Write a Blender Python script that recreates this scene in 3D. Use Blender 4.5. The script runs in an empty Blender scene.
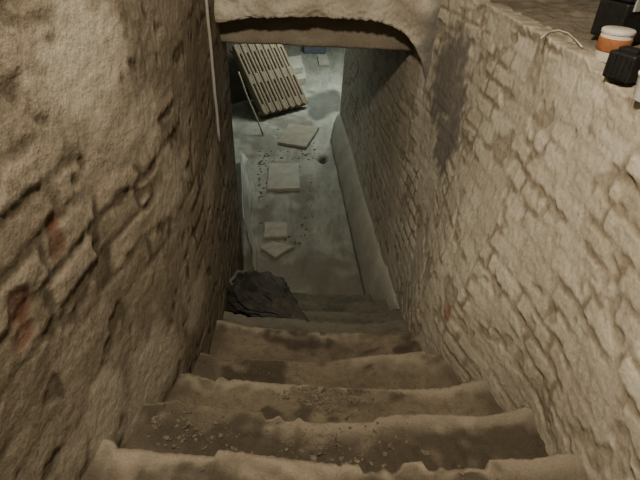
import bpy, bmesh, math, random
from mathutils import Vector, Matrix, noise
random.seed(7)
C = bpy.context.scene.collection
PI = math.pi
# ------------------------------------------------------------------ camera
HC = 2.8; F = 500.0
th = math.radians(35); ro = math.radians(2)
cam_o = Vector((0, 0, HC))
fw = Vector((0, math.cos(th), -math.sin(th)))
r0 = Vector((1, 0, 0)); u0 = Vector((0, math.sin(th), math.cos(th)))
R_ = r0*math.cos(ro) + u0*math.sin(ro)
U_ = u0*math.cos(ro) - r0*math.sin(ro)
cd = bpy.data.cameras.new('camera'); cam = bpy.data.objects.new('camera', cd); C.objects.link(cam)
M = Matrix((R_, U_, -fw)).transposed().to_4x4(); M.translation = cam_o
cam.matrix_world = M
cd.sensor_width = 36; cd.lens = 36*F/640; cd.clip_start = .02
bpy.context.scene.camera = cam
def ray(u, v): return fw + R_*((u-320)/F) - U_*((v-240)/F)
def at_y(u, v, y): r = ray(u, v); return cam_o + r*((y-cam_o.y)/r.y)
def at_x(u, v, x): r = ray(u, v); return cam_o + r*((x-cam_o.x)/r.x)
def at_z(u, v, z): r = ray(u, v); return cam_o + r*((z-cam_o.z)/r.z)
# ------------------------------------------------------------------ helpers
def N(a, b, c=0.0): return noise.noise(Vector((a, b, c)))
def ss(a, b, x):
    t = min(1, max(0, (x-a)/(b-a))); return t*t*(3-2*t)
def rnd(a, b=0.0):
    v = math.sin(a*127.1 + b*311.7)*43758.5453; return v-math.floor(v)
def lerp(a, b, t): return a+(b-a)*t
def interp(tab, x):
    if x <= tab[0][0]: return tab[0][1]
    for (a, fa), (b, fb) in zip(tab, tab[1:]):
        if x <= b: return lerp(fa, fb, (x-a)/(b-a))
    return tab[-1][1]
def frange(a, b, d):
    n = max(1, int(round((b-a)/d))); return [a+(b-a)*i/n for i in range(n+1)]
def link(name, me, mat, parent=None, smooth=True):
    o = bpy.data.objects.new(name, me); C.objects.link(o)
    if mat: me.materials.append(mat)
    if smooth:
        me.polygons.foreach_set('use_smooth', [True]*len(me.polygons))
    if parent: o.parent = parent
    return o
def tag(o, label, cat, group=None, kind=None):
    o['label'] = label
    if cat: o['category'] = cat
    if group: o['group'] = group
    if kind: o['kind'] = kind
    return o
def struct(o, label=None):
    o['kind'] = 'structure'
    if label: o['label'] = label
    return o
def thing(name, label, cat, loc=(0, 0, 0), rot=(0, 0, 0), group=None):
    o = bpy.data.objects.new(name, None); C.objects.link(o); o.empty_display_size = .1
    o.location = loc; o.rotation_euler = rot
    return tag(o, label, cat, group)
def setattr_mask(me, cols):
    a = me.attributes.new('mask', 'FLOAT_COLOR', 'POINT')
    flat = [c for q in cols for c in q]
    a.data.foreach_set('color', flat)
def grid(name, rows, mat, cols=None, flip=False):
    nr = len(rows); nc = len(rows[0])
    V = [p for r in rows for p in r]
    Fc = []
    for i in range(nr-1):
        for j in range(nc-1):
            a = i*nc+j
            f = (a, a+1, a+nc+1, a+nc)
            Fc.append(f[::-1] if flip else f)
    me = bpy.data.meshes.new(name); me.from_pydata(V, [], Fc); me.update()
    if cols: setattr_mask(me, [c for r in cols for c in r])
    return link(name, me, mat)
def sweep(name, rings, mat, parent=None, cols=None, smooth=True):
    n = len(rings[0]); V = [p for r in rings for p in r]; Fc = []
    for i in range(len(rings)-1):
        for j in range(n):
            k = (j+1) % n
            Fc.append((i*n+j, i*n+k, (i+1)*n+k, (i+1)*n+j))
    Fc.append(tuple(range(n))[::-1]); b = (len(rings)-1)*n
    Fc.append(tuple(range(b, b+n)))
    me = bpy.data.meshes.new(name); me.from_pydata(V, [], Fc); me.update()
    if cols: setattr_mask(me, [c for r in cols for c in r])
    bm = bmesh.new(); bm.from_mesh(me); bmesh.ops.recalc_face_normals(bm, faces=bm.faces); bm.to_mesh(me); bm.free()
    return link(name, me, mat, parent, smooth)
def bm_obj(name, bm, mat, parent=None, smooth=False):
    bmesh.ops.recalc_face_normals(bm, faces=bm.faces)
    me = bpy.data.meshes.new(name); bm.to_mesh(me); bm.free()
    return link(name, me, mat, parent, smooth)
def add_box(bm, c, s, bev=0.0, rot=None, seg=2):
    r = bmesh.ops.create_cube(bm, size=1)
    vs = r['verts']
    for v in vs: v.co = Vector((v.co.x*s[0], v.co.y*s[1], v.co.z*s[2]))
    if bev:
        es = list({e for v in vs for e in v.link_edges})
        q = bmesh.ops.bevel(bm, geom=es, offset=bev, segments=seg, affect='EDGES', profile=.5)
        vs = list({v for f in q['faces'] for v in f.verts} | {v for v in vs if v.is_valid})
    for v in vs:
        p = v.co.copy()
        if rot: p = rot @ p
        v.co = p+Vector(c)
def add_lathe(bm, prof, seg=28, c=(0, 0, 0)):
    rings = []
    for r, z in prof:
        rings.append([bm.verts.new((c[0]+r*math.cos(2*PI*i/seg), c[1]+r*math.sin(2*PI*i/seg), c[2]+z)) for i in range(seg)])
    for a, b in zip(rings, rings[1:]):
        for i in range(seg):
            bm.faces.new((a[i], a[(i+1) % seg], b[(i+1) % seg], b[i]))
    bm.faces.new(rings[0][::-1]); bm.faces.new(rings[-1])
def add_tube(bm, pts, r, seg=10):
    pts = [Vector(p) for p in pts]; rings = []
    for i, p in enumerate(pts):
        t = (pts[min(i+1, len(pts)-1)]-pts[max(i-1, 0)]).normalized()
        a = t.cross(Vector((.3, .9, .2))).normalized(); b = t.cross(a)
        rings.append([bm.verts.new(p+(a*math.cos(2*PI*k/seg)+b*math.sin(2*PI*k/seg))*r) for k in range(seg)])
    for a, b in zip(rings, rings[1:]):
        for k in range(seg): bm.faces.new((a[k], a[(k+1) % seg], b[(k+1) % seg], b[k]))
    bm.faces.new(rings[0][::-1]); bm.faces.new(rings[-1])
# ------------------------------------------------------------------ materials
def newmat(name, rough=.9):
    m = bpy.data.materials.new(name); m.use_nodes = True
    nt = m.node_tree; b = nt.nodes['Principled BSDF']
    b.inputs['Roughness'].default_value = rough
    b.inputs['Specular IOR Level'].default_value = .2
    return m, nt, b
def nd(nt, t, **k):
    n = nt.nodes.new(t)
    for a, v in k.items(): setattr(n, a, v)
    return n
def noise_n(nt, scale, detail=6, rough=.6, coord='Object', dist=0, sc=None):
    tc = nd(nt, 'ShaderNodeTexCoord'); n = nd(nt, 'ShaderNodeTexNoise')
    n.inputs['Scale'].default_value = scale; n.inputs['Detail'].default_value = detail
    n.inputs['Roughness'].default_value = rough; n.inputs['Distortion'].default_value = dist
    src = tc.outputs[coord]
    if sc:
        mp = nd(nt, 'ShaderNodeMapping'); mp.inputs['Scale'].default_value = sc
        nt.links.new(src, mp.inputs['Vector']); src = mp.outputs[0]
    nt.links.new(src, n.inputs['Vector']); return n.outputs['Fac']
def ramp(nt, fac, stops):
    r = nd(nt, 'ShaderNodeValToRGB'); e = r.color_ramp.elements
    while len(e) < len(stops): e.new(.5)
    for el, (p, c) in zip(e, stops): el.position = p; el.color = (*c, 1)
    nt.links.new(fac, r.inputs['Fac']); return r.outputs['Color']
def mix(nt, fac, a, b, mode='MIX'):
    m = nd(nt, 'ShaderNodeMix', data_type='RGBA', blend_type=mode)
    for s, v in ((m.inputs[0], fac), (m.inputs[6], a), (m.inputs[7], b)):
        if isinstance(v, (int, float)): s.default_value = v
        elif isinstance(v, tuple): s.default_value = (*v, 1)
        else: nt.links.new(v, s)
    return m.outputs[2]
def math_n(nt, op, a, b):
    m = nd(nt, 'ShaderNodeMath', operation=op)
    for s, v in zip(m.inputs, (a, b)):
        if isinstance(v, (int, float)): s.default_value = v
        else: nt.links.new(v, s)
    return m.outputs[0]
def bump(nt, b, hs):
    prev = None
    for fac, d, s in hs:
        n = nd(nt, 'ShaderNodeBump'); n.inputs['Distance'].default_value = d; n.inputs['Strength'].default_value = s
        nt.links.new(fac, n.inputs['Height'])
        if prev: nt.links.new(prev, n.inputs['Normal'])
        prev = n.outputs['Normal']
    nt.links.new(prev, b.inputs['Normal'])
def wall_mat(name, recess, body, pale, red, grey, stain, bd=.005):
    m, nt, b = newmat(name, .95)
    at = nd(nt, 'ShaderNodeAttribute', attribute_name='mask')
    sp = nd(nt, 'ShaderNodeSeparateColor'); nt.links.new(at.outputs['Color'], sp.inputs[0])
    n1 = noise_n(nt, 2.2, 8, .65); n2 = noise_n(nt, 14, 8, .7); n3 = noise_n(nt, 90, 4, .6); n4 = noise_n(nt, 5, 6, .7, dist=.6)
    n5 = noise_n(nt, 38, 6, .7)
    bodyc = mix(nt, at.outputs['Alpha'], body, pale)
    bodyc = mix(nt, math_n(nt, 'MULTIPLY', ramp(nt, n1, [(.42, (0, 0, 0)), (.68, (1, 1, 1))]), .5), bodyc, stain)
    bodyc = mix(nt, math_n(nt, 'MULTIPLY', ramp(nt, n4, [(.50, (0, 0, 0)), (.60, (1, 1, 1))]), .55), bodyc, pale)
    c = mix(nt, sp.outputs[0], recess, bodyc)
    c = mix(nt, math_n(nt, 'MULTIPLY', ramp(nt, n2, [(.5, (0, 0, 0)), (.75, (1, 1, 1))]), .4), c, stain)
    c = mix(nt, math_n(nt, 'MULTIPLY', ramp(nt, n5, [(.57, (0, 0, 0)), (.66, (1, 1, 1))]), .5), c, recess)
    c = mix(nt, sp.outputs[1], c, mix(nt, n2, red, tuple(x*.5 for x in red)))
    c = mix(nt, sp.outputs[2], c, mix(nt, n2, grey, tuple(x*.75 for x in grey)))
    c = mix(nt, .35, c, ramp(nt, n3, [(.3, (.25, .25, .25)), (.7, (1, 1, 1))]), 'MULTIPLY')
    nt.links.new(c, b.inputs['Base Color'])
    bump(nt, b, [(n2, bd, .5), (n5, .004, .6), (n3, .003, .6)])
    return m
m_right = wall_mat('whitewashed_brick', (.28, .24, .178), (.515, .467, .378), (.645, .603, .508), (.34, .16, .10), (.20, .188, .168), (.42, .372, .288))
m_left = wall_mat('rubble_plaster', (.11, .089, .062), (.24, .202, .149), (.39, .338, .262), (.17, .062, .035), (.54, .485, .39), (.16, .13, .09), .006)
m_arch = wall_mat('arch_plaster', (.35, .308, .24), (.51, .463, .378), (.62, .575, .487), (.36, .13, .07), (.20, .188, .168), (.42, .37, .29), .012)
m_ledge = wall_mat('ledge_rubble', (.17, .143, .106), (.27, .235, .18), (.38, .335, .265), (.2, .1, .06), (.2, .19, .17), (.20, .17, .125), .015)
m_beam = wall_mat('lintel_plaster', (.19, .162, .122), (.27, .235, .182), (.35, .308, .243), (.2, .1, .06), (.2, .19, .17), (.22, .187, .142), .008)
def simple(name, c1, c2, scale=8, rough=.9, bscale=60, bd=.003, spec=None):
    m, nt, b = newmat(name, rough)
    n = noise_n(nt, scale, 6, .65); n2 = noise_n(nt, bscale, 4, .6)
    c = ramp(nt, n, [(.3, c1), (.7, c2)])
    c = mix(nt, .3, c, ramp(nt, n2, [(.3, (.35, .35, .35)), (.7, (1, 1, 1))]), 'MULTIPLY')
    nt.links.new(c, b.inputs['Base Color']); bump(nt, b, [(n2, bd, .6)])
    if spec is not None: b.inputs['Specular IOR Level'].default_value = spec
    return m
def step_mat(name, base, pale):
    m, nt, b = newmat(name, .95)
    at = nd(nt, 'ShaderNodeAttribute', attribute_name='mask')
    sp = nd(nt, 'ShaderNodeSeparateColor'); nt.links.new(at.outputs['Color'], sp.inputs[0])
    n1 = noise_n(nt, 4, 8, .7, dist=.4); n2 = noise_n(nt, 30, 8, .7); n3 = noise_n(nt, 140, 3, .6)
    c = ramp(nt, n1, [(.3, tuple(x*.6 for x in base)), (.5, base), (.7, tuple(x*1.3 for x in base))])
    c = mix(nt, math_n(nt, 'MULTIPLY', ramp(nt, n2, [(.5, (0, 0, 0)), (.62, (1, 1, 1))]), .45), c, tuple(x*.45 for x in base))
    c = mix(nt, sp.outputs[0], c, pale)
    c = mix(nt, sp.outputs[1], c, mix(nt, n2, tuple(x*.18 for x in base), tuple(x*.58 for x in base)))
    c = mix(nt, .35, c, ramp(nt, n3, [(.3, (.3, .3, .3)), (.7, (1, 1, 1))]), 'MULTIPLY')
    nt.links.new(c, b.inputs['Base Color']); bump(nt, b, [(n2, .012, .8), (n3, .004, .7)])
    return m
m_step = step_mat('worn_step', (.168, .138, .098), (.335, .288, .22))
m_step2 = step_mat('grey_lower_step', (.15, .14, .108), (.19, .178, .14))  # grey lower treads, base also darkened to imitate shadow at the foot
def floor_mat():
    m, nt, b = newmat('dusty_floor', .9)
    at = nd(nt, 'ShaderNodeAttribute', attribute_name='mask')
    sp = nd(nt, 'ShaderNodeSeparateColor'); nt.links.new(at.outputs['Color'], sp.inputs[0])
    n1 = noise_n(nt, 2.0, 8, .65); n2 = noise_n(nt, 18, 8, .7); n4 = noise_n(nt, 5, 8, .7, sc=(1, .28, 1), dist=.5)
    c = ramp(nt, n1, [(.3, (.22, .217, .176)), (.7, (.32, .317, .264))])
    c = mix(nt, math_n(nt, 'MULTIPLY', ramp(nt, n4, [(.48, (0, 0, 0)), (.60, (1, 1, 1))]), .65), c, (.16, .15, .115))
    c = mix(nt, math_n(nt, 'MULTIPLY', ramp(nt, n4, [(.32, (1, 1, 1)), (.44, (0, 0, 0))]), .5), c, (.42, .412, .352))
    c = mix(nt, math_n(nt, 'MULTIPLY', ramp(nt, n2, [(.52, (0, 0, 0)), (.66, (1, 1, 1))]), .4), c, (.15, .135, .1))
    c = mix(nt, sp.outputs[1], c, (.12, .104, .075))
    c = mix(nt, sp.outputs[0], c, (.05, .05, .044))
    c = mix(nt, sp.outputs[2], c, (.02, .018, .014))
    nt.links.new(c, b.inputs['Base Color'])
    bump(nt, b, [(n2, .01, .5)])
    return m
m_floor = floor_mat()
m_dado = simple('pale_plaster', (.32, .308, .25), (.46, .443, .37), 4)
m_dark = simple('dark_plaster', (.10, .085, .065), (.17, .145, .11), 3)
m_slab = simple('pale_slab', (.29, .27, .215), (.41, .385, .318), 9, .9)
m_slab2 = simple('brown_slab', (.22, .19, .14), (.31, .275, .21), 9, .9)
m_rad = simple('radiator_paint', (.19, .150, .097), (.265, .213, .146), 10, .8)
m_pipe = simple('grey_conduit', (.28, .27, .24), (.36, .34, .30), 10, .7)
m_sack = simple('dark_sack', (.014, .013, .0115), (.078, .072, .062), 6, .65, 30, .006, .3)
m_hem = simple('sack_hem', (.10, .095, .08), (.22, .21, .18), 8, .7)
m_sheet = simple('milky_sheet', (.42, .41, .35), (.56, .545, .475), 4, .8)
m_stick = simple('pale_wood', (.30, .26, .19), (.4, .35, .26), 20)
m_grit = simple('grit', (.07, .057, .041), (.19, .16, .12), 30)
m_black = simple('black_plastic', (.012, .012, .012), (.022, .021, .02), 30, .45)
m_steel = simple('dull_steel', (.30, .30, .29), (.42, .42, .40), 30, .4)
m_orange = simple('orange_plastic', (.27, .10, .038), (.34, .13, .05), 30, .7)
m_white = simple('white_plastic', (.55, .51, .45), (.65, .61, .54), 20, .6)
m_bright = simple('bright_white_plastic', (.74, .73, .70), (.82, .81, .78), 20, .5)
m_blue = simple('blue_plastic', (.085, .095, .125), (.12, .13, .16), 20, .7)
m_far = simple('far_plaster', (.35, .36, .30), (.48, .5, .42), 3)
# ------------------------------------------------------------------ stairs profile
NY = [-.01, .27, .55, .83, 1.114, 1.383, 1.65, 1.975, 2.233, 2.51, 2.79, 3.07]
NH = [.82, .985, 1.15, 1.318, 1.488, 1.65, 1.81, 1.975, 2.15, 2.325, 2.49, 2.66]
def ztread_k(k): return HC-NH[k]
pl = [(.83, 108, 452), (1.114, 150, 404), (1.383, 186, 374), (1.65, 204, 352), (1.953, 218, 333)]
pr = [(.83, 578, 452), (1.114, 531, 404), (1.383, 480, 376), (1.65, 436, 354), (1.953, 410, 335)]
XL = [(y, at_y(u, v, y).x) for y, u, v in pl]
XL = [(-1, XL[0][1]-.02), (.3, XL[0][1]-.01)]+XL+[(2.3, -.575), (2.7, -.612), (3.1, -.642), (3.45, -.665)]
XRB = [(y, at_y(u, v, y).x) for y, u, v in pr]
XRB = [(-1, XRB[0][1]+.02), (.3, XRB[0][1]+.01)]+XRB+[(2.5, at_y(402, 300, 2.5).x), (3.0, .52), (6.4, .20)]
ZL = HC-.41   # ledge height
e1 = at_z(641, 104, ZL); e2 = at_z(494, 0, ZL)
XRT = [(-1, e1.x+.02), (e1.y, e1.x+.008), (1.9, e1.x+.012), (e2.y-.1, .725), (2.7, .685), (2.85, .655), (3.0, .62), (3.15, .57), (3.3, .525), (6.4, .24)]
def zst(y): return max(0, HC-(.82+.6*y))
def xr(y, z):
    t = ss(0, 1, (z-zst(y))/(ZL-zst(y)))
    return lerp(interp(XRB, y), interp(XRT, y), t)
# ------------------------------------------------------------------ wall height fields
def brick(s, z, seed=0):
    s2 = s+.014*N(s*2.5, z*2.5, 1+seed)+.007*N(s*7, z*7, 9+seed); z2 = z+.014*N(s*1.4, z*1.5, 2+seed)+.006*N(s*6, z*7, 5+seed)
    rh = .079; r = math.floor(z2/rh); fz = z2/rh-r
    L = .17+.06*rnd(r, 3+seed); q = (s2+rnd(r, seed)*.3)/L; c = math.floor(q); fx = q-c
    rb = rnd(r+seed, c)
    e = min(min(fx, 1-fx)*L, min(fz, 1-fz)*rh)+.010*N(s*20, z*20, 3)+.007*N(s*55, z*55, 3)
    gap = .002+.005*rnd(c+5, r)
    m = ss(0, .013, e-gap)
    return m, rb
red_r = [(at_x(428, 312, .5), .05), (at_x(378, 195, .5), .03)]
grey_r = [(at_x(443, 85, .64), .20, .28), (at_x(434, 140, .60), .15, .22)]
def right_field(s, z):
    m, rb = brick(s, z)
    cov = ss(-.02, .28, N(s*2.4+4, z*2.8, 7)+.55*N(s*9, z*9, 7))
    pat = ss(.26, .38, N(s*6, z*8, 17)+.45*N(s*20, z*20, 18))
    g = 0
    for p, a, b in grey_r:
        g = max(g, ss(1.25, .65, math.hypot((s-p.y)/a, (z-p.z)/b)+.5*N(s*7, z*7, 2)+.4*N(s*22, z*22, 2)))
    amp = (.5+.6*rb)*(.22+.78*cov)
    if rb > .95: amp = -.4
    amp *= (1-.75*g)
    h = .0066*m*amp + .007*N(s*1.3, z*1.5, 11)+.0025*N(s*5, z*6, 12)+.0020*N(s*16, z*18, 13)+.0028*N(s*45, z*45, 14)
    h -= .005*pat*(1-g)
    rd = 0
    for p, a in red_r: rd = max(rd, ss(1.2, .6, math.hypot((s-p.y)/a, (z-p.z)/(a*.8))+.5*N(s*20, z*20, 6)))
    k = min(1, max(0, m*(.25+.75*cov)+.75*(1-cov)-.6*pat))
    k *= 1-.5*ss(.45, -.05, z-zst(s)+.2*N(s*5, z*5, 3))  # light falloff painted in: wall darkens towards the steps
    if s > 3.1: k *= .85-.40*ss(.6, 1.6, z)  # beyond the arch, darker upward: its shadow painted into the wall colour
    return h, (k, rd*.8, g*.9, rb)
def left_field(s, z):
    m, rb = brick(s*.72, z*.80, 40)
    cov = ss(.0, .30, N(s*1.9+9, z*2.2, 21)+.45*N(s*8, z*8, 7))
    g = 0
    for p, a, b in grey_l: g = max(g, ss(1.25, .55, math.hypot((s-p.y)/a, (z-p.z)/b)+.6*N(s*7, z*7, 2)+.35*N(s*20, z*20, 2)))
    pit = ss(.28, .42, N(s*7, z*9, 47)+.5*N(s*22, z*22, 48))
    amp = (.5+.6*rb)*(.12+.88*cov)*(1-.9*g)
    h = .0050*m*amp+.005*N(s*1.2, z*1.4, 31)+.0014*N(s*4, z*5, 32)+.0013*N(s*12, z*14, 33)+.0018*N(s*40, z*40, 34)
    h -= .0036*pit*(1-g)
    rd = 0
    for p, a, b in red_l:
        q = ss(1.2, .6, math.hypot((s-p.y)/a, (z-p.z)/b)+.8*N(s*16, z*16, 6)); rd = max(rd, q)
    h -= .005*rd
    k = max(0, min(1, m*(.15+.85*cov)+.7*(1-cov)-.6*pit))
    k *= 1-.4*ss(.40, -.05, z-zst(s)+.2*N(s*5, z*5, 3))*(1-g)  # lower left wall darkened in colour, imitating shade near the steps
    return h, (k, rd*.7, g*.85, rb)
xl = -.62
red_l = [(at_x(45, 240, xl), .045, .045), (at_x(14, 300, xl), .045, .045), (at_x(42, 225, xl), .03, .03), (at_x(12, 340, xl), .05, .03)]
grey_l = [(at_x(138, 375, xl), .26, .17), (at_x(95, 425, xl), .16, .15), (at_x(212, 175, -.57), .3, .14), (at_x(150, 185, xl), .18, .15), (at_x(70, 60, xl), .20, .15), (at_x(120, 120, xl), .14, .09), (at_x(190, 300, -.57), .2, .1)]
srow = frange(-.35, .5, .015)+frange(.5, 3.2, .0072)[1:]+frange(3.2, 6.3, .02)[1:]+frange(6.3, 8.6, .04)[1:]
wrow = frange(0, ZL, .0075)+frange(ZL, ZL+.08, .01)[1:]
rows = []; cols = []
for s in srow:
    r = []; cc = []
    for w in wrow:
        z = min(w, ZL); out = max(0, w-ZL)
        h, col = right_field(s, w)
        y = min(s, 6.4); extra = max(0, s-6.4)
        x = xr(y, z)
        a = ss(6.25, 6.5, s)
        up = ss(-.03, .03, w-ZL) if out or w > ZL-.03 else 0
        nx = -(1-a)*(1-up); ny = a*(1-up); nz = up
        rag = .018*N(s*4, 5, 6)+.014*N(s*14, 5, 6)+.008*N(s*40, 5, 6)
        if up: col = (col[0]*(1-.5*up), col[1], col[2], col[3]*(1-up))
        r.append((x+extra+out*(1-a)+nx*h, y+ny*h+out*a*-1, z+nz*h*.5+rag*ss(.12, 0, ZL-z)*(1-a))); cc.append(col)
    rows.append(r); cols.append(cc)
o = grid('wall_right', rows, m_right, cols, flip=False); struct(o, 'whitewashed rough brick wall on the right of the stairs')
# ledge top
rows = []; cols = []
for y in frange(-.35, 3.2, .016):
    r = []; cc = []
    for q in frange(.035, .98, .016):
        ch = ss(.1, .35, N(y*8, q*8, 14))
        z = ZL-.018+.014*N(y*4, q*4, 3)+.014*N(y*14, q*14, 4)+.008*N(y*40, q*40, 4)+.012*ch
        x = interp(XRT, y)+q
        r.append((x, y, z)); cc.append((N(y*7, q*7, 9)*.5+.5, 0, 0, max(ch, N(y*20, q*20, 2)*.5+.5)))
    rows.append(r); cols.append(cc)
o = grid('trim_1', rows, m_ledge, cols, flip=True); struct(o, 'dusty rubble-covered ledge on top of the right wall')
srow = frange(-.35, .5, .015)+frange(.5, 3.42, .0078)[1:]+frange(3.42, 4.8, .03)[1:]
wrow = frange(.0, 3.7, .0095)
rows = []; cols = []
for s in srow:
    r = []; cc = []
    for z in wrow:
        h, col = left_field(s, z)
        y = min(s, 3.45); extra = max(0, s-3.45); a = ss(3.36, 3.52, s)
        x = interp(XL, y)
        r.append((x-extra+(1-a)*h, y+a*h, z)); cc.append(col)
    rows.append(r); cols.append(cc)
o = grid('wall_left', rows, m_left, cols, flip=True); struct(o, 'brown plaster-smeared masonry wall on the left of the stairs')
# arch face
ab = [(180, 22), (218, 21), (230, 19), (250, 17), (275, 16), (310, 16), (345, 17), (372, 19), (392, 25), (405, 32), (414, 42), (422, 60), (428, 90), (434, 150)]
AB = sorted((at_y(u, v, 3.0).x, at_y(u, v, 3.0).z) for u, v in ab)
rings = []; cols = []
for x in frange(-.80, .80, .007):
    zb = interp(AB, x)-.008+.010*N(x*3, 3, 2)+.007*N(x*13, 3, 2)+.007*N(x*40, 3, 2)+.005*N(x*90, 3, 2)
    ring = []; cc = []
    for i in range(81):
        t = i/80; z = lerp(zb, 3.5, t**1.7)
        h = .014*N(x*3, z*3, 51)+.010*N(x*9, z*9, 52)+.008*N(x*25, z*25, 53)+.006*N(x*60, z*60, 53)
        h -= .014*ss(.15, .4, N(x*7, z*9, 55))
        rr = .006*ss(.010, 0, z-zb)
        g = ss(.50, .58, x+.08*N(z*8, x*8, 4))*ss(.0, .4, 2.35-z+.3)
        ring.append((x, 3.0-h+rr, z)); cc.append((ss(-.3, .3, N(x*5, z*5, 8)), 0, g*.9, N(x*4, z*4, 3)*.5+.5))
    for y, z in ((3.16, 3.5), (3.16, lerp(zb, 3.5, .5)), (3.16, zb+.01), (3.08, zb)):
        ring.append((x, y, z)); cc.append((.2, 0, 0, .2))
    rings.append(ring); cols.append(cc)
o = sweep('wall_arch', rings, m_arch, None, cols); struct(o, 'pale plastered arch spanning the bottom of the stairwell')
pb = at_y(300, 47, 3.19)
rings = []; cols = []
for x in frange(-.78, .66, .012):
    zb = pb.z+.006*N(x*5, 1, 3)-.01*x+.004*N(x*25, 1, 3)
    y0 = 3.19+.004*N(x*4, 2, 2)
    ring = [(x, y0+.02, zb), (x, y0+.006, zb+.006)]+[(x, y0-.006*N(x*9, q*.3, 5)-.004*N(x*30, q*.9, 5), zb+.018+.028*q) for q in range(11)]+[(x, 3.46, zb+.30), (x, 3.46, zb)]
    rings.append(ring); cols.append([(N(x*8, j*.5, 2)*.5+.5, 0, 0, N(x*5, j*.4, 7)*.5+.5) for j in range(len(ring))])
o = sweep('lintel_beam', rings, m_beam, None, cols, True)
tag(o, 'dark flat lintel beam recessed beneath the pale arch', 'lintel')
# ------------------------------------------------------------------ staircase
stairs = thing('staircase', 'worn dusty masonry staircase leading down between the rough walls', 'stairs', (0, 0, 0))
def wear(k): return 1.0 if k < 7 else (.6 if k == 7 else .35)
def tread_z(x, y, k):
    yn = NY[k]; xc = -.02
    f = ss(.28, 0, yn-y)
    z = ztread_k(k)+wear(k)*(.022*N(x*1.9, y*2.3, k*3.1)+.006*N(x*7, y*7, k)*(1-.7*f))+.0032*N(x*26, y*26, k)+.0020*N(x*60, y*60, k)
    wd = .22+.16*rnd(k, 2)
    z -= .040*wear(k)*math.exp(-((x-xc+.55*N(k*1.7, 2))/wd)**2)*f
    z -= .020*wear(k)*f*max(0, N(x*2.1, k*5.3, 8))
    x0 = interp(XL, y); x1 = interp(XRB, y)
    z += .045*ss(.18, 0, min(x-x0, x1-x))*(.8+.5*N(x*6, y*6, k))
    if k == 4: z += .035*math.exp(-((x+.46)/.12)**2-((y-.98)/.09)**2)*(.8+.5*N(x*20, y*20, 2))
    return z
def dirt_shade(x, y, k):
    d = ss(.04, .32, N(x*2.6+k*3.7, y*4.0, 71)+.45*N(x*14, y*14, 72)+(.26 if k <= 4 else .0))  # tread dirt; nearest steps get extra darkening as painted foreground shade
    x0 = interp(XL, y); x1 = interp(XRB, y)
    d = max(d, .7*ss(.12, .0, min(x-x0, x1-x)+.08*N(x*9, y*9, 3)))
    if k == 4: d = max(d, math.exp(-((x+.46)/.16)**2-((y-.98)/.12)**2))
    return d*(1 if k < 8 else .3)
for k in range(1, len(NY)):
    rings = []; cols = []
    yb = NY[k-1]-.08
    xa = min(interp(XL, yb), interp(XL, NY[k]))-.03; xb = max(interp(XRB, yb), interp(XRB, NY[k]))+.03
    for x in frange(xa, xb, .008):
        chipn = ss(.24, .33, N(x*3.1, k*9.1, 4)+.4*N(x*15, k*2.3, 5))
        yn = NY[k]+wear(k)*(.036*N(x*1.3, k*7.7, 1)-.022*chipn)+.004*N(x*15+k, k, 3)+.005*N(x*55, k, 3)
        rr = .014+.012*max(0, N(x*3, k*2.2, 6)+.15)+.012*chipn
        ring = []; cc = []
        for i in range(28):
            y = lerp(yb, yn-rr, i/27)
            d = dirt_shade(x, y, k)
            e = ss(.12, .0, yn-rr-y)*(.12+.88*ss(-.15, .35, N(x*2.6, y*8, k+.5)+.55*N(x*20, y*20, k)))
            ring.append((x, y, tread_z(x, y, k)+.013*d*(.4+N(x*18, y*18, 2)+.5*N(x*45, y*45, 2))*ss(0.02, .08, yn-rr-y))); cc.append((e*.82, d*.88*(1-.75*e), 0, 0))
        zt = tread_z(x, yn-rr, k)
        e2 = .12+.88*ss(-.15, .35, N(x*2.6, yn*8, k+.5)+.55*N(x*20, yn*20, k))
        for i in range(1, 7):
            a = PI/2*i/6
            ring.append((x, yn-rr+rr*math.sin(a), zt-rr+rr*math.cos(a))); cc.append((.82*e2*(1-i/10), .2*i/6, 0, 0))
        for dz in (.08, .14, .22):
            ring.append((x, yn-.008+.012*N(x*8, dz*8, k), zt-dz)); cc.append((.2, .2, 0, 0))
        ring.append((x, yb, zt-.24)); cc.append((0, 0, 0, 0))
        rings.append(ring); cols.append(cc)
    sweep('step', rings, m_step if k < 8 else m_step2, stairs, cols)
# ------------------------------------------------------------------ floor
def fz(x, y):
    return .010*N(x*1.5, y*1.5, 61)+.006*N(x*6, y*6, 62)
wet = [(at_z(326, 103, 0), .34, .62), (at_z(318, 112, 0), .16, .3)]
hole = [(at_z(323, 159, 0), .07, .13)]
dirt_shade_p = [(at_z(272, 143, 0), .45, .55), (at_z(303, 195, 0), .16, .5), (at_z(262, 215, 0), .12, .4), (at_z(270, 275, 0), .5, .40), (at_z(340, 285, 0), .5, .35), (at_z(290, 125, 0), .4, .4), (at_z(310, 278, 0), .7, .5)]  # dirt patches, plus broad ones by the stairs painting the shadow there
rows = []; cols = []
for y in frange(2.95, 12.0, .035):
    r = []; cc = []
    for x in frange(-3.0, 2.6, .03):
        w = 0; dd = 0; ho = 0
        for p, a, b in wet: w = max(w, ss(1.15, .8, math.hypot((x-p.x)/a, (y-p.y)/b)+.35*N(x*4, y*4, 1)))
        for p, a, b in hole: ho = max(ho, ss(1.15, .7, math.hypot((x-p.x)/a, (y-p.y)/b)+.35*N(x*9, y*9, 1)))
        for p, a, b in dirt_shade_p: dd = max(dd, ss(1.2, .3, math.hypot((x-p.x)/a, (y-p.y)/b)+.7*N(x*7, y*7, 1)))
        r.append((x, y, fz(x, y)+.01*dd-.05*ho)); cc.append((w*.75, dd*.65, ho, 0))
    rows.append(r); cols.append(cc)
o = grid('floor', rows, m_floor, cols, flip=True); struct(o, 'dusty grey cellar floor beyond the stairs')
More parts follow.
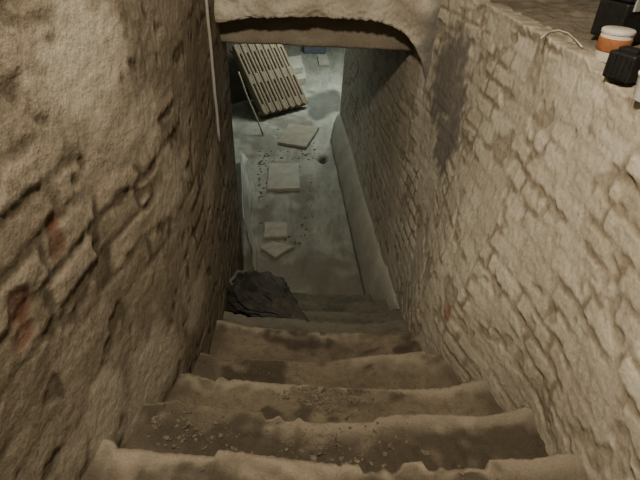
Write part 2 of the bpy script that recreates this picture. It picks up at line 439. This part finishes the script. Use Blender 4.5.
# plaster fillet along right wall base
rings = []
for y in frange(2.45, 6.38, .03):
    zb = max(-.02, zst(y)-.12)
    x1 = interp(XRB, y)
    n = .006*N(y*3, 1, 5)+.004*N(y*11, 1, 5); n2 = .006*N(y*4, 4, 5)+.004*N(y*12, 4, 5)
    k = ss(2.4, 3.2, y)
    rings.append([(x1-.115*k+n, y, zb), (x1-.105*k+n, y, zb+.08), (x1-.07*k-.01*k+n2, y, zb+.12+.14*k+n2), (x1-.035*k+n2*.4, y, zb+.12+.26*k+n2), (x1+.02, y, zb+.14+.31*k+n2), (x1+.08, y, zb+.12+.31*k), (x1+.08, y, zb)])
o = sweep('baseboard_right', rings, m_dado); struct(o, 'pale plaster skirting along the foot of the right wall')
def box_struct(name, c, s, mat, label=None, rz=0):
    bm = bmesh.new(); add_box(bm, (0, 0, 0), s); o = bm_obj(name, bm, mat); o.location = c; o.rotation_euler = (0, 0, rz); return struct(o, label)
box_struct('ceiling', (-.2, 7.75, 2.52), (5.8, 8.6, .1), m_far, 'cellar ceiling')
box_struct('wall_far', (-.2, 12.05, 1.25), (5.8, .1, 2.6), m_far, 'far cellar wall')
box_struct('wall_far_left', (-3.05, 7.75, 1.25), (.1, 8.6, 2.6), m_far, 'left cellar wall')
box_struct('wall_far_right', (2.65, 7.75, 1.25), (.1, 8.6, 2.6), m_far, 'right cellar wall')
box_struct('wall_upper_right', (1.75, 1.4, 3.0), (.1, 3.6, 1.3), m_dark, 'dark wall behind the ledge')
# ------------------------------------------------------------------ radiator
A = at_z(260, 119, 0); B = at_z(305, 107, 0)
dv = (B-A); Lr = dv.length; ang = math.atan2(dv.y, dv.x)
lean = math.radians(42); HR = 1.10
back = Vector((-math.sin(ang), math.cos(ang), 0))
rad = thing('radiator', 'old tan-brown ribbed radiator leaning back beyond the lintel', 'radiator', (A.x, A.y, .012), (-lean, 0, ang))
ns = 7; wS = Lr/ns
def section_bm(i):
    bm = bmesh.new(); x = (i+.5)*wS
    for sx in (-1, 1):
        add_box(bm, (x+sx*wS*.27, -.100, HR/2), (wS*.40, .070, HR), .022, None, 4)
    add_box(bm, (x, -.030, HR/2), (wS*.86, .045, HR*.99), .012)
    add_box(bm, (x, -.072, HR/2), (wS*1.0, .045, HR*.97), .004)
    for zz in (.07, HR*.5, HR-.07):
        add_box(bm, (x, -.096, zz), (wS*.4, .070, .16), .010)
    return bm
for i in range(ns): bm_obj('section', section_bm(i), m_rad, rad)
for xx, sg in ((0, -1), (Lr, 1)):
    for zz in (.05, HR-.05):
        bm = bmesh.new()
        add_tube(bm, [(xx-.005*sg, -.07, zz), (xx+.03*sg, -.07, zz)], .028, 10)
        bm_obj('end_plug', bm, m_rad, rad)
off = HR*math.sin(lean)+.02
pc = A+dv*.36+back*(off+.15)
box_struct('wall_pier', (pc.x-.25*math.cos(ang), pc.y-.25*math.sin(ang), 1.23), (Lr*1.6, .28, 2.47), m_dark, 'dark masonry pier behind the radiator', ang)
# ------------------------------------------------------------------ slabs
def slab(px, t, z0, mat, label, cat, name='stone_slab', group=None, tilt=None, rag=.035):
    P = [at_z(u, v, z0+t) for u, v in px]
    c = sum(P, Vector())/len(P)
    bm = bmesh.new(); loop = []
    n = len(P)
    for i in range(n):
        a, b = P[i], P[(i+1) % n]
        for k in range(7):
            q = a.lerp(b, k/7)-c
            q.z = 0
            q *= 1+rag*N(q.x*9+c.x, q.y*9+c.y, 3)+rag*.8*N(q.x*30+c.x, q.y*30+c.y, 3)
            loop.append(q)
    top = [bm.verts.new((p.x, p.y, t)) for p in loop]; bot = [bm.verts.new((p.x*1.01, p.y*1.01, 0)) for p in loop]
    bm.faces.new(top); bm.faces.new(bot[::-1])
    m = len(loop)
    for i in range(m): bm.faces.new((top[i], top[(i+1) % m], bot[(i+1) % m], bot[i]))
    bmesh.ops.recalc_face_normals(bm, faces=bm.faces)
    es = [e for e in bm.edges if len(e.link_faces) == 2 and all(abs(v.co.z-t) < 1e-5 for v in e.verts)]
    bmesh.ops.bevel(bm, geom=es, offset=.004, segments=2, affect='EDGES')
    o = bm_obj(name, bm, mat); o.location = (c.x, c.y, z0)
    if tilt: o.rotation_euler = tilt
    return tag(o, label, cat, group)
G = 'loose slabs lying on the cellar floor'
slab([(289, 123), (319, 127), (306, 147), (278, 142)], .03, .012, m_slab2, 'square brown slab lying skewed in front of the radiator', 'slab', group=G)
slab([(269, 163), (299, 163), (300, 188), (267, 189)], .035, .012, m_slab, 'pale rectangular slab in the middle of the passage floor', 'slab', group=G)
slab([(265, 222), (287, 222), (288, 236), (264, 237)], .022, .012, m_slab, 'small rectangular slab just beyond the pointed broken slab', 'slab', group=G, rag=.06)
slab([(260, 247), (274, 241), (294, 246), (275, 257)], .022, .012, m_slab, 'pointed broken slab nearest the stairs', 'slab', group=G, rag=.08)
slab([(317, 54), (327, 54), (329, 63), (319, 63)], .05, .01, m_slab, 'pale small slab at the far top of the passage', 'slab', group=G)
G2 = 'pale blocks stacked past the radiator'
slab([(289, 66), (304, 64), (306, 78), (294, 80)], .10, .01, m_slab, 'bottom pale block of the stack right of the radiator', 'block', 'masonry_block', G2)
slab([(288, 57), (301, 55), (303, 67), (291, 69)], .10, .115, m_slab, 'upper pale block of the stack right of the radiator', 'block', 'masonry_block', G2)
p = at_z(314, 52, 0)
cr = thing('crate', 'small dark blue-grey crate at the far end under the lintel', 'crate', (p.x, p.y, .012), (0, 0, .1))
bm = bmesh.new(); w, dp, hh = .42, .3, .2
add_box(bm, (0, 0, .015), (w, dp, .03), .005)
for sx in (-1, 1): add_box(bm, (sx*w/2, 0, hh/2), (.025, dp, hh), .006)
for sy in (-1, 1): add_box(bm, (0, sy*dp/2, hh/2), (w, .025, hh), .006)
bm_obj('body', bm, m_blue, cr)
bm = bmesh.new()
for sx in (-1, 1): add_box(bm, (sx*w/2, 0, hh), (.045, dp+.04, .025), .006)
for sy in (-1, 1): add_box(bm, (0, sy*dp/2, hh), (w+.04, .045, .025), .006)
bm_obj('rim', bm, m_blue, cr)
# ------------------------------------------------------------------ stick
a = at_z(263, 135, .02); b = at_y(238, 72, a.y+.55)
bm = bmesh.new(); pts = [a.lerp(b, t/8)-a+Vector((.006*math.sin(t), 0, 0)) for t in range(9)]
add_tube(bm, pts, .012, 8); o = bm_obj('stick', bm, m_stick, None, True); o.location = a
tag(o, 'thin pale stick leaning left of the radiator', 'stick')
# ------------------------------------------------------------------ conduit
b = at_y(218, 143, 2.62)
bm = bmesh.new()
xw = interp(XL, 2.62)+.018
add_tube(bm, [(xw+.003*N(t, 0), 2.62+.014*N(t*.6, 2), b.z+1.0*t/14) for t in range(15)], .008, 10)
o = bm_obj('conduit', bm, m_pipe, None, True)
tag(o, 'thin grey vertical conduit fixed to the left wall beside the arch', 'pipe')
# ------------------------------------------------------------------ sack
pa = at_y(240, 286, 2.64); pb_ = at_y(312, 325, 2.22)
cen = pa.lerp(pb_, .42); ax = (pb_-pa); Ls = ax.length; axn = ax.normalized()
side = axn.cross(Vector((0, 0, 1))).normalized(); upv = side.cross(axn)
sk = thing('sack', 'dark crumpled sack slumped against the left wall at the lower steps', 'sack', cen)
def ridge(a, b, c): return 1-2*abs(N(a, b, c))
def sack_bm():
    bm = bmesh.new(); bmesh.ops.create_icosphere(bm, subdivisions=6, radius=1)
    for v in bm.verts:
        p = v.co.copy(); t = p.x
        taper = lerp(1.15, .34, ss(-.5, .9, t))
        f = 1+.18*ridge(p.x*1.6, p.y*1.7, p.z*1.7)+.24*max(0, ridge(p.x*2.6+3+p.y*.6, p.y*2.8-p.x, p.z*2.8))**2+.09*ridge(p.x*5+3, p.y*5+p.x*2, p.z*5)
        v.co = axn*(p.x*Ls*.58)+side*(p.y*.155*taper*f)+upv*(p.z*.088*taper*f-.03*t*t)
    return bm
bm_obj('body', sack_bm(), m_sack, sk, True)
bm = bmesh.new()
pts = []
for i in range(28):
    a_ = 2*PI*i/28; k = 1+.2*math.sin(5*a_)+.1*math.sin(9*a_)
    pts.append(-axn*(Ls*.42)+upv*.06+side*(math.cos(a_)*.08*k)+upv*(math.sin(a_)*.05*k))
add_tube(bm, pts+[pts[0]], .012, 8); o = bm_obj('rolled_mouth', bm, m_hem, sk, True); o['label'] = 'paler rolled mouth of the sack'
# ------------------------------------------------------------------ milky sheet
b0 = at_z(256, 274, 0); b1 = at_z(247, 160, 0)
rows = []
for i in range(60):
    t = i/59; r = []
    bx = lerp(b0.x, b1.x, t); by = lerp(b0.y, b1.y, t)
    for j in range(50):
        s = j/49; z = .012+s*(.58-.48*t)+.03*N(t*6, 2, 3)*s
        x = bx+.010*math.sin(t*13+s*3)*(1-.4*s)+.02*N(t*4, s*3, 6)-.08*s
        r.append((x, by, z))
    rows.append(r)
o = grid('plastic_sheet', rows, m_sheet)
md = o.modifiers.new('thick', 'SOLIDIFY'); md.thickness = .006
tag(o, 'pale dull plastic sheet standing along the left edge of the passage', 'plastic sheet')
# ------------------------------------------------------------------ grit
bm = bmesh.new()
def chip(p, s):
    r = bmesh.ops.create_icosphere(bm, subdivisions=1, radius=s)
    a = (random.uniform(.5, 1.6), random.uniform(.5, 1.4), random.uniform(.25, .7))
    rz = Matrix.Rotation(random.random()*6.3, 3, 'Z')
    for v in r['verts']:
        q = Vector((v.co.x*a[0], v.co.y*a[1], v.co.z*a[2]))*random.uniform(.6, 1.35); v.co = rz @ q+p
clumps = [(Vector((-.46, .98, 0)), .09, .06, 4), (Vector((-.42, .97, 0)), .10, .06, 4), (at_z(330, 400, ztread_k(5)), .07, .035, 5), (at_z(345, 440, ztread_k(4)), .12, .04, 4), (at_z(310, 455, ztread_k(4)), .15, .03, 4), (at_z(325, 385, ztread_k(5)), .08, .03, 5)]
for cpt, sx, sy, k in clumps:
    for i in range(220):
        x = random.gauss(cpt.x, sx); y = random.gauss(cpt.y, sy)
        if not (NY[k-1]+.02 < y < NY[k]-.03): continue
        if not (interp(XL, y)+.05 < x < interp(XRB, y)-.05): continue
        s = .0015+.0085*random.random()**5
        chip(Vector((x, y, tread_z(x, y, k)+s*.3+.003)), s)
n = 0
while n < 350:
    k = random.choice([3, 4, 5, 5, 6, 7, 8]); y = random.uniform(NY[k-1]+.02, NY[k]-.05)
    x0 = interp(XL, y)+.06; x1 = interp(XRB, y)-.06
    x = random.uniform(x0, x1)
    if random.random() > .04+dirt_shade(x, y, k): continue
    s = .0015+.006*random.random()**5
    chip(Vector((x, y, tread_z(x, y, k)+s*.3+.003)), s); n += 1
fcl = [(265, 150, 6, 9), (285, 150, 10, 5), (308, 150, 6, 6), (264, 215, 3, 12), (305, 200, 4, 14), (285, 240, 14, 10), (275, 128, 10, 8), (262, 175, 3, 14)]
for i in range(900):
    cu, cv, su, sv = random.choice(fcl); u = random.gauss(cu, su); v = random.gauss(cv, sv)
    if not (258 < u < 330 and 105 < v < 275): continue
    p = at_z(u, v, 0)
    if p.x > interp(XRB, p.y)-.2 or p.y < 3.2: continue
    s = .003+.018*random.random()**5
    chip(Vector((p.x, p.y, fz(p.x, p.y)+s*.2)), s)
o = bm_obj('rubble_grit', bm, m_grit); tag(o, 'loose crumbs of mortar and grit scattered over steps and floor', 'rubble', None, 'stuff')
# ------------------------------------------------------------------ things on the ledge
zl = ZL+.006
p = at_z(602, 60, zl)
t = thing('tub', 'orange and white plastic tub on the ledge at top right', 'tub', (p.x+.02, p.y, zl), (0, 0, .4))
bm = bmesh.new(); add_lathe(bm, [(.042, 0), (.044, .004), (.045, .078), (.043, .082)]); bm_obj('body', bm, m_white, t, True)
bm = bmesh.new(); add_lathe(bm, [(.0455, .030), (.0468, .032), (.0470, .066), (.0458, .068)]); bm_obj('band', bm, m_orange, t, True)
bm = bmesh.new(); add_lathe(bm, [(.0455, .078), (.047, .080), (.047, .088), (.044, .091)]); bm_obj('lid', bm, m_white, t, True)
p = at_z(611, 79, zl)
t = thing('battery_pack', 'small black ribbed box in front of the orange tub on the ledge', 'box', (p.x+.03, p.y+.005, zl), (0, 0, .5))
bm = bmesh.new(); add_box(bm, (0, 0, .036), (.066, .080, .072), .006)
for i in range(5): add_box(bm, (0, -.03+.015*i, .036), (.072, .005, .06), .001)
bm_obj('body', bm, m_black, t)
bm = bmesh.new(); add_box(bm, (0, 0, .076), (.036, .055, .012), .003); bm_obj('slide_rail', bm, m_black, t)
p = at_z(622, 40, zl)
t = thing('tool_case', 'larger black case with steel clasps at the top right corner', 'case', (p.x+.03, p.y+.065, zl), (0, 0, .45))
bm = bmesh.new(); add_box(bm, (0, 0, .06), (.20, .12, .12), .008); bm_obj('body', bm, m_black, t)
bm = bmesh.new(); add_box(bm, (0, 0, .138), (.204, .124, .03), .008); bm_obj('lid', bm, m_black, t)
for sx in (-.06, .05):
    bm = bmesh.new(); add_box(bm, (sx, -.063, .116), (.028, .008, .042), .002); bm_obj('clasp', bm, m_steel, t)
p = at_z(630, 100, zl)
t = thing('beaker', 'white plastic beaker cut off by the right edge on the ledge', 'beaker', (p.x+.036, p.y, zl))
bm = bmesh.new(); add_lathe(bm, [(.026, 0), (.028, .003), (.034, .058), (.036, .060), (.036, .066), (.032, .066), (.026, .006)]); bm_obj('cup', bm, m_bright, t, True)
pts = [at_z(u, v, zl+.004) for u, v in ((541, 38), (548, 32), (558, 30), (568, 33), (576, 40), (582, 47))]
bm = bmesh.new(); add_tube(bm, [q-pts[0] for q in pts], .0025, 8); o = bm_obj('cable', bm, m_white, None, True); o.location = pts[0]
tag(o, 'short white cable lying on the ledge left of the orange tub', 'cable')
# ------------------------------------------------------------------ lights
def light(name, typ, loc, e, col, size=.1, rot=None):
    d = bpy.data.lights.new(name, typ); d.energy = e; d.color = col
    if typ == 'AREA': d.size = size
    else: d.shadow_soft_size = size
    o = bpy.data.objects.new(name, d); C.objects.link(o); o.location = loc
    if rot: o.rotation_euler = rot
    return o
light('stair_lamp', 'POINT', (-.20, .45, 3.75), 240, (1, .872, .672), .10)
light('cellar_lamp', 'AREA', (.2, 8.2, 2.4), 100, (.89, 1.0, .94), 1.2)
light('passage_lamp', 'AREA', (-1.2, 5.4, 2.4), 6, (.89, 1.0, .94), .4)
w = bpy.data.worlds.new('world'); bpy.context.scene.world = w; w.use_nodes = True
w.node_tree.nodes['Background'].inputs[0].default_value = (.95, .88, .76, 1); w.node_tree.nodes['Background'].inputs[1].default_value = .025
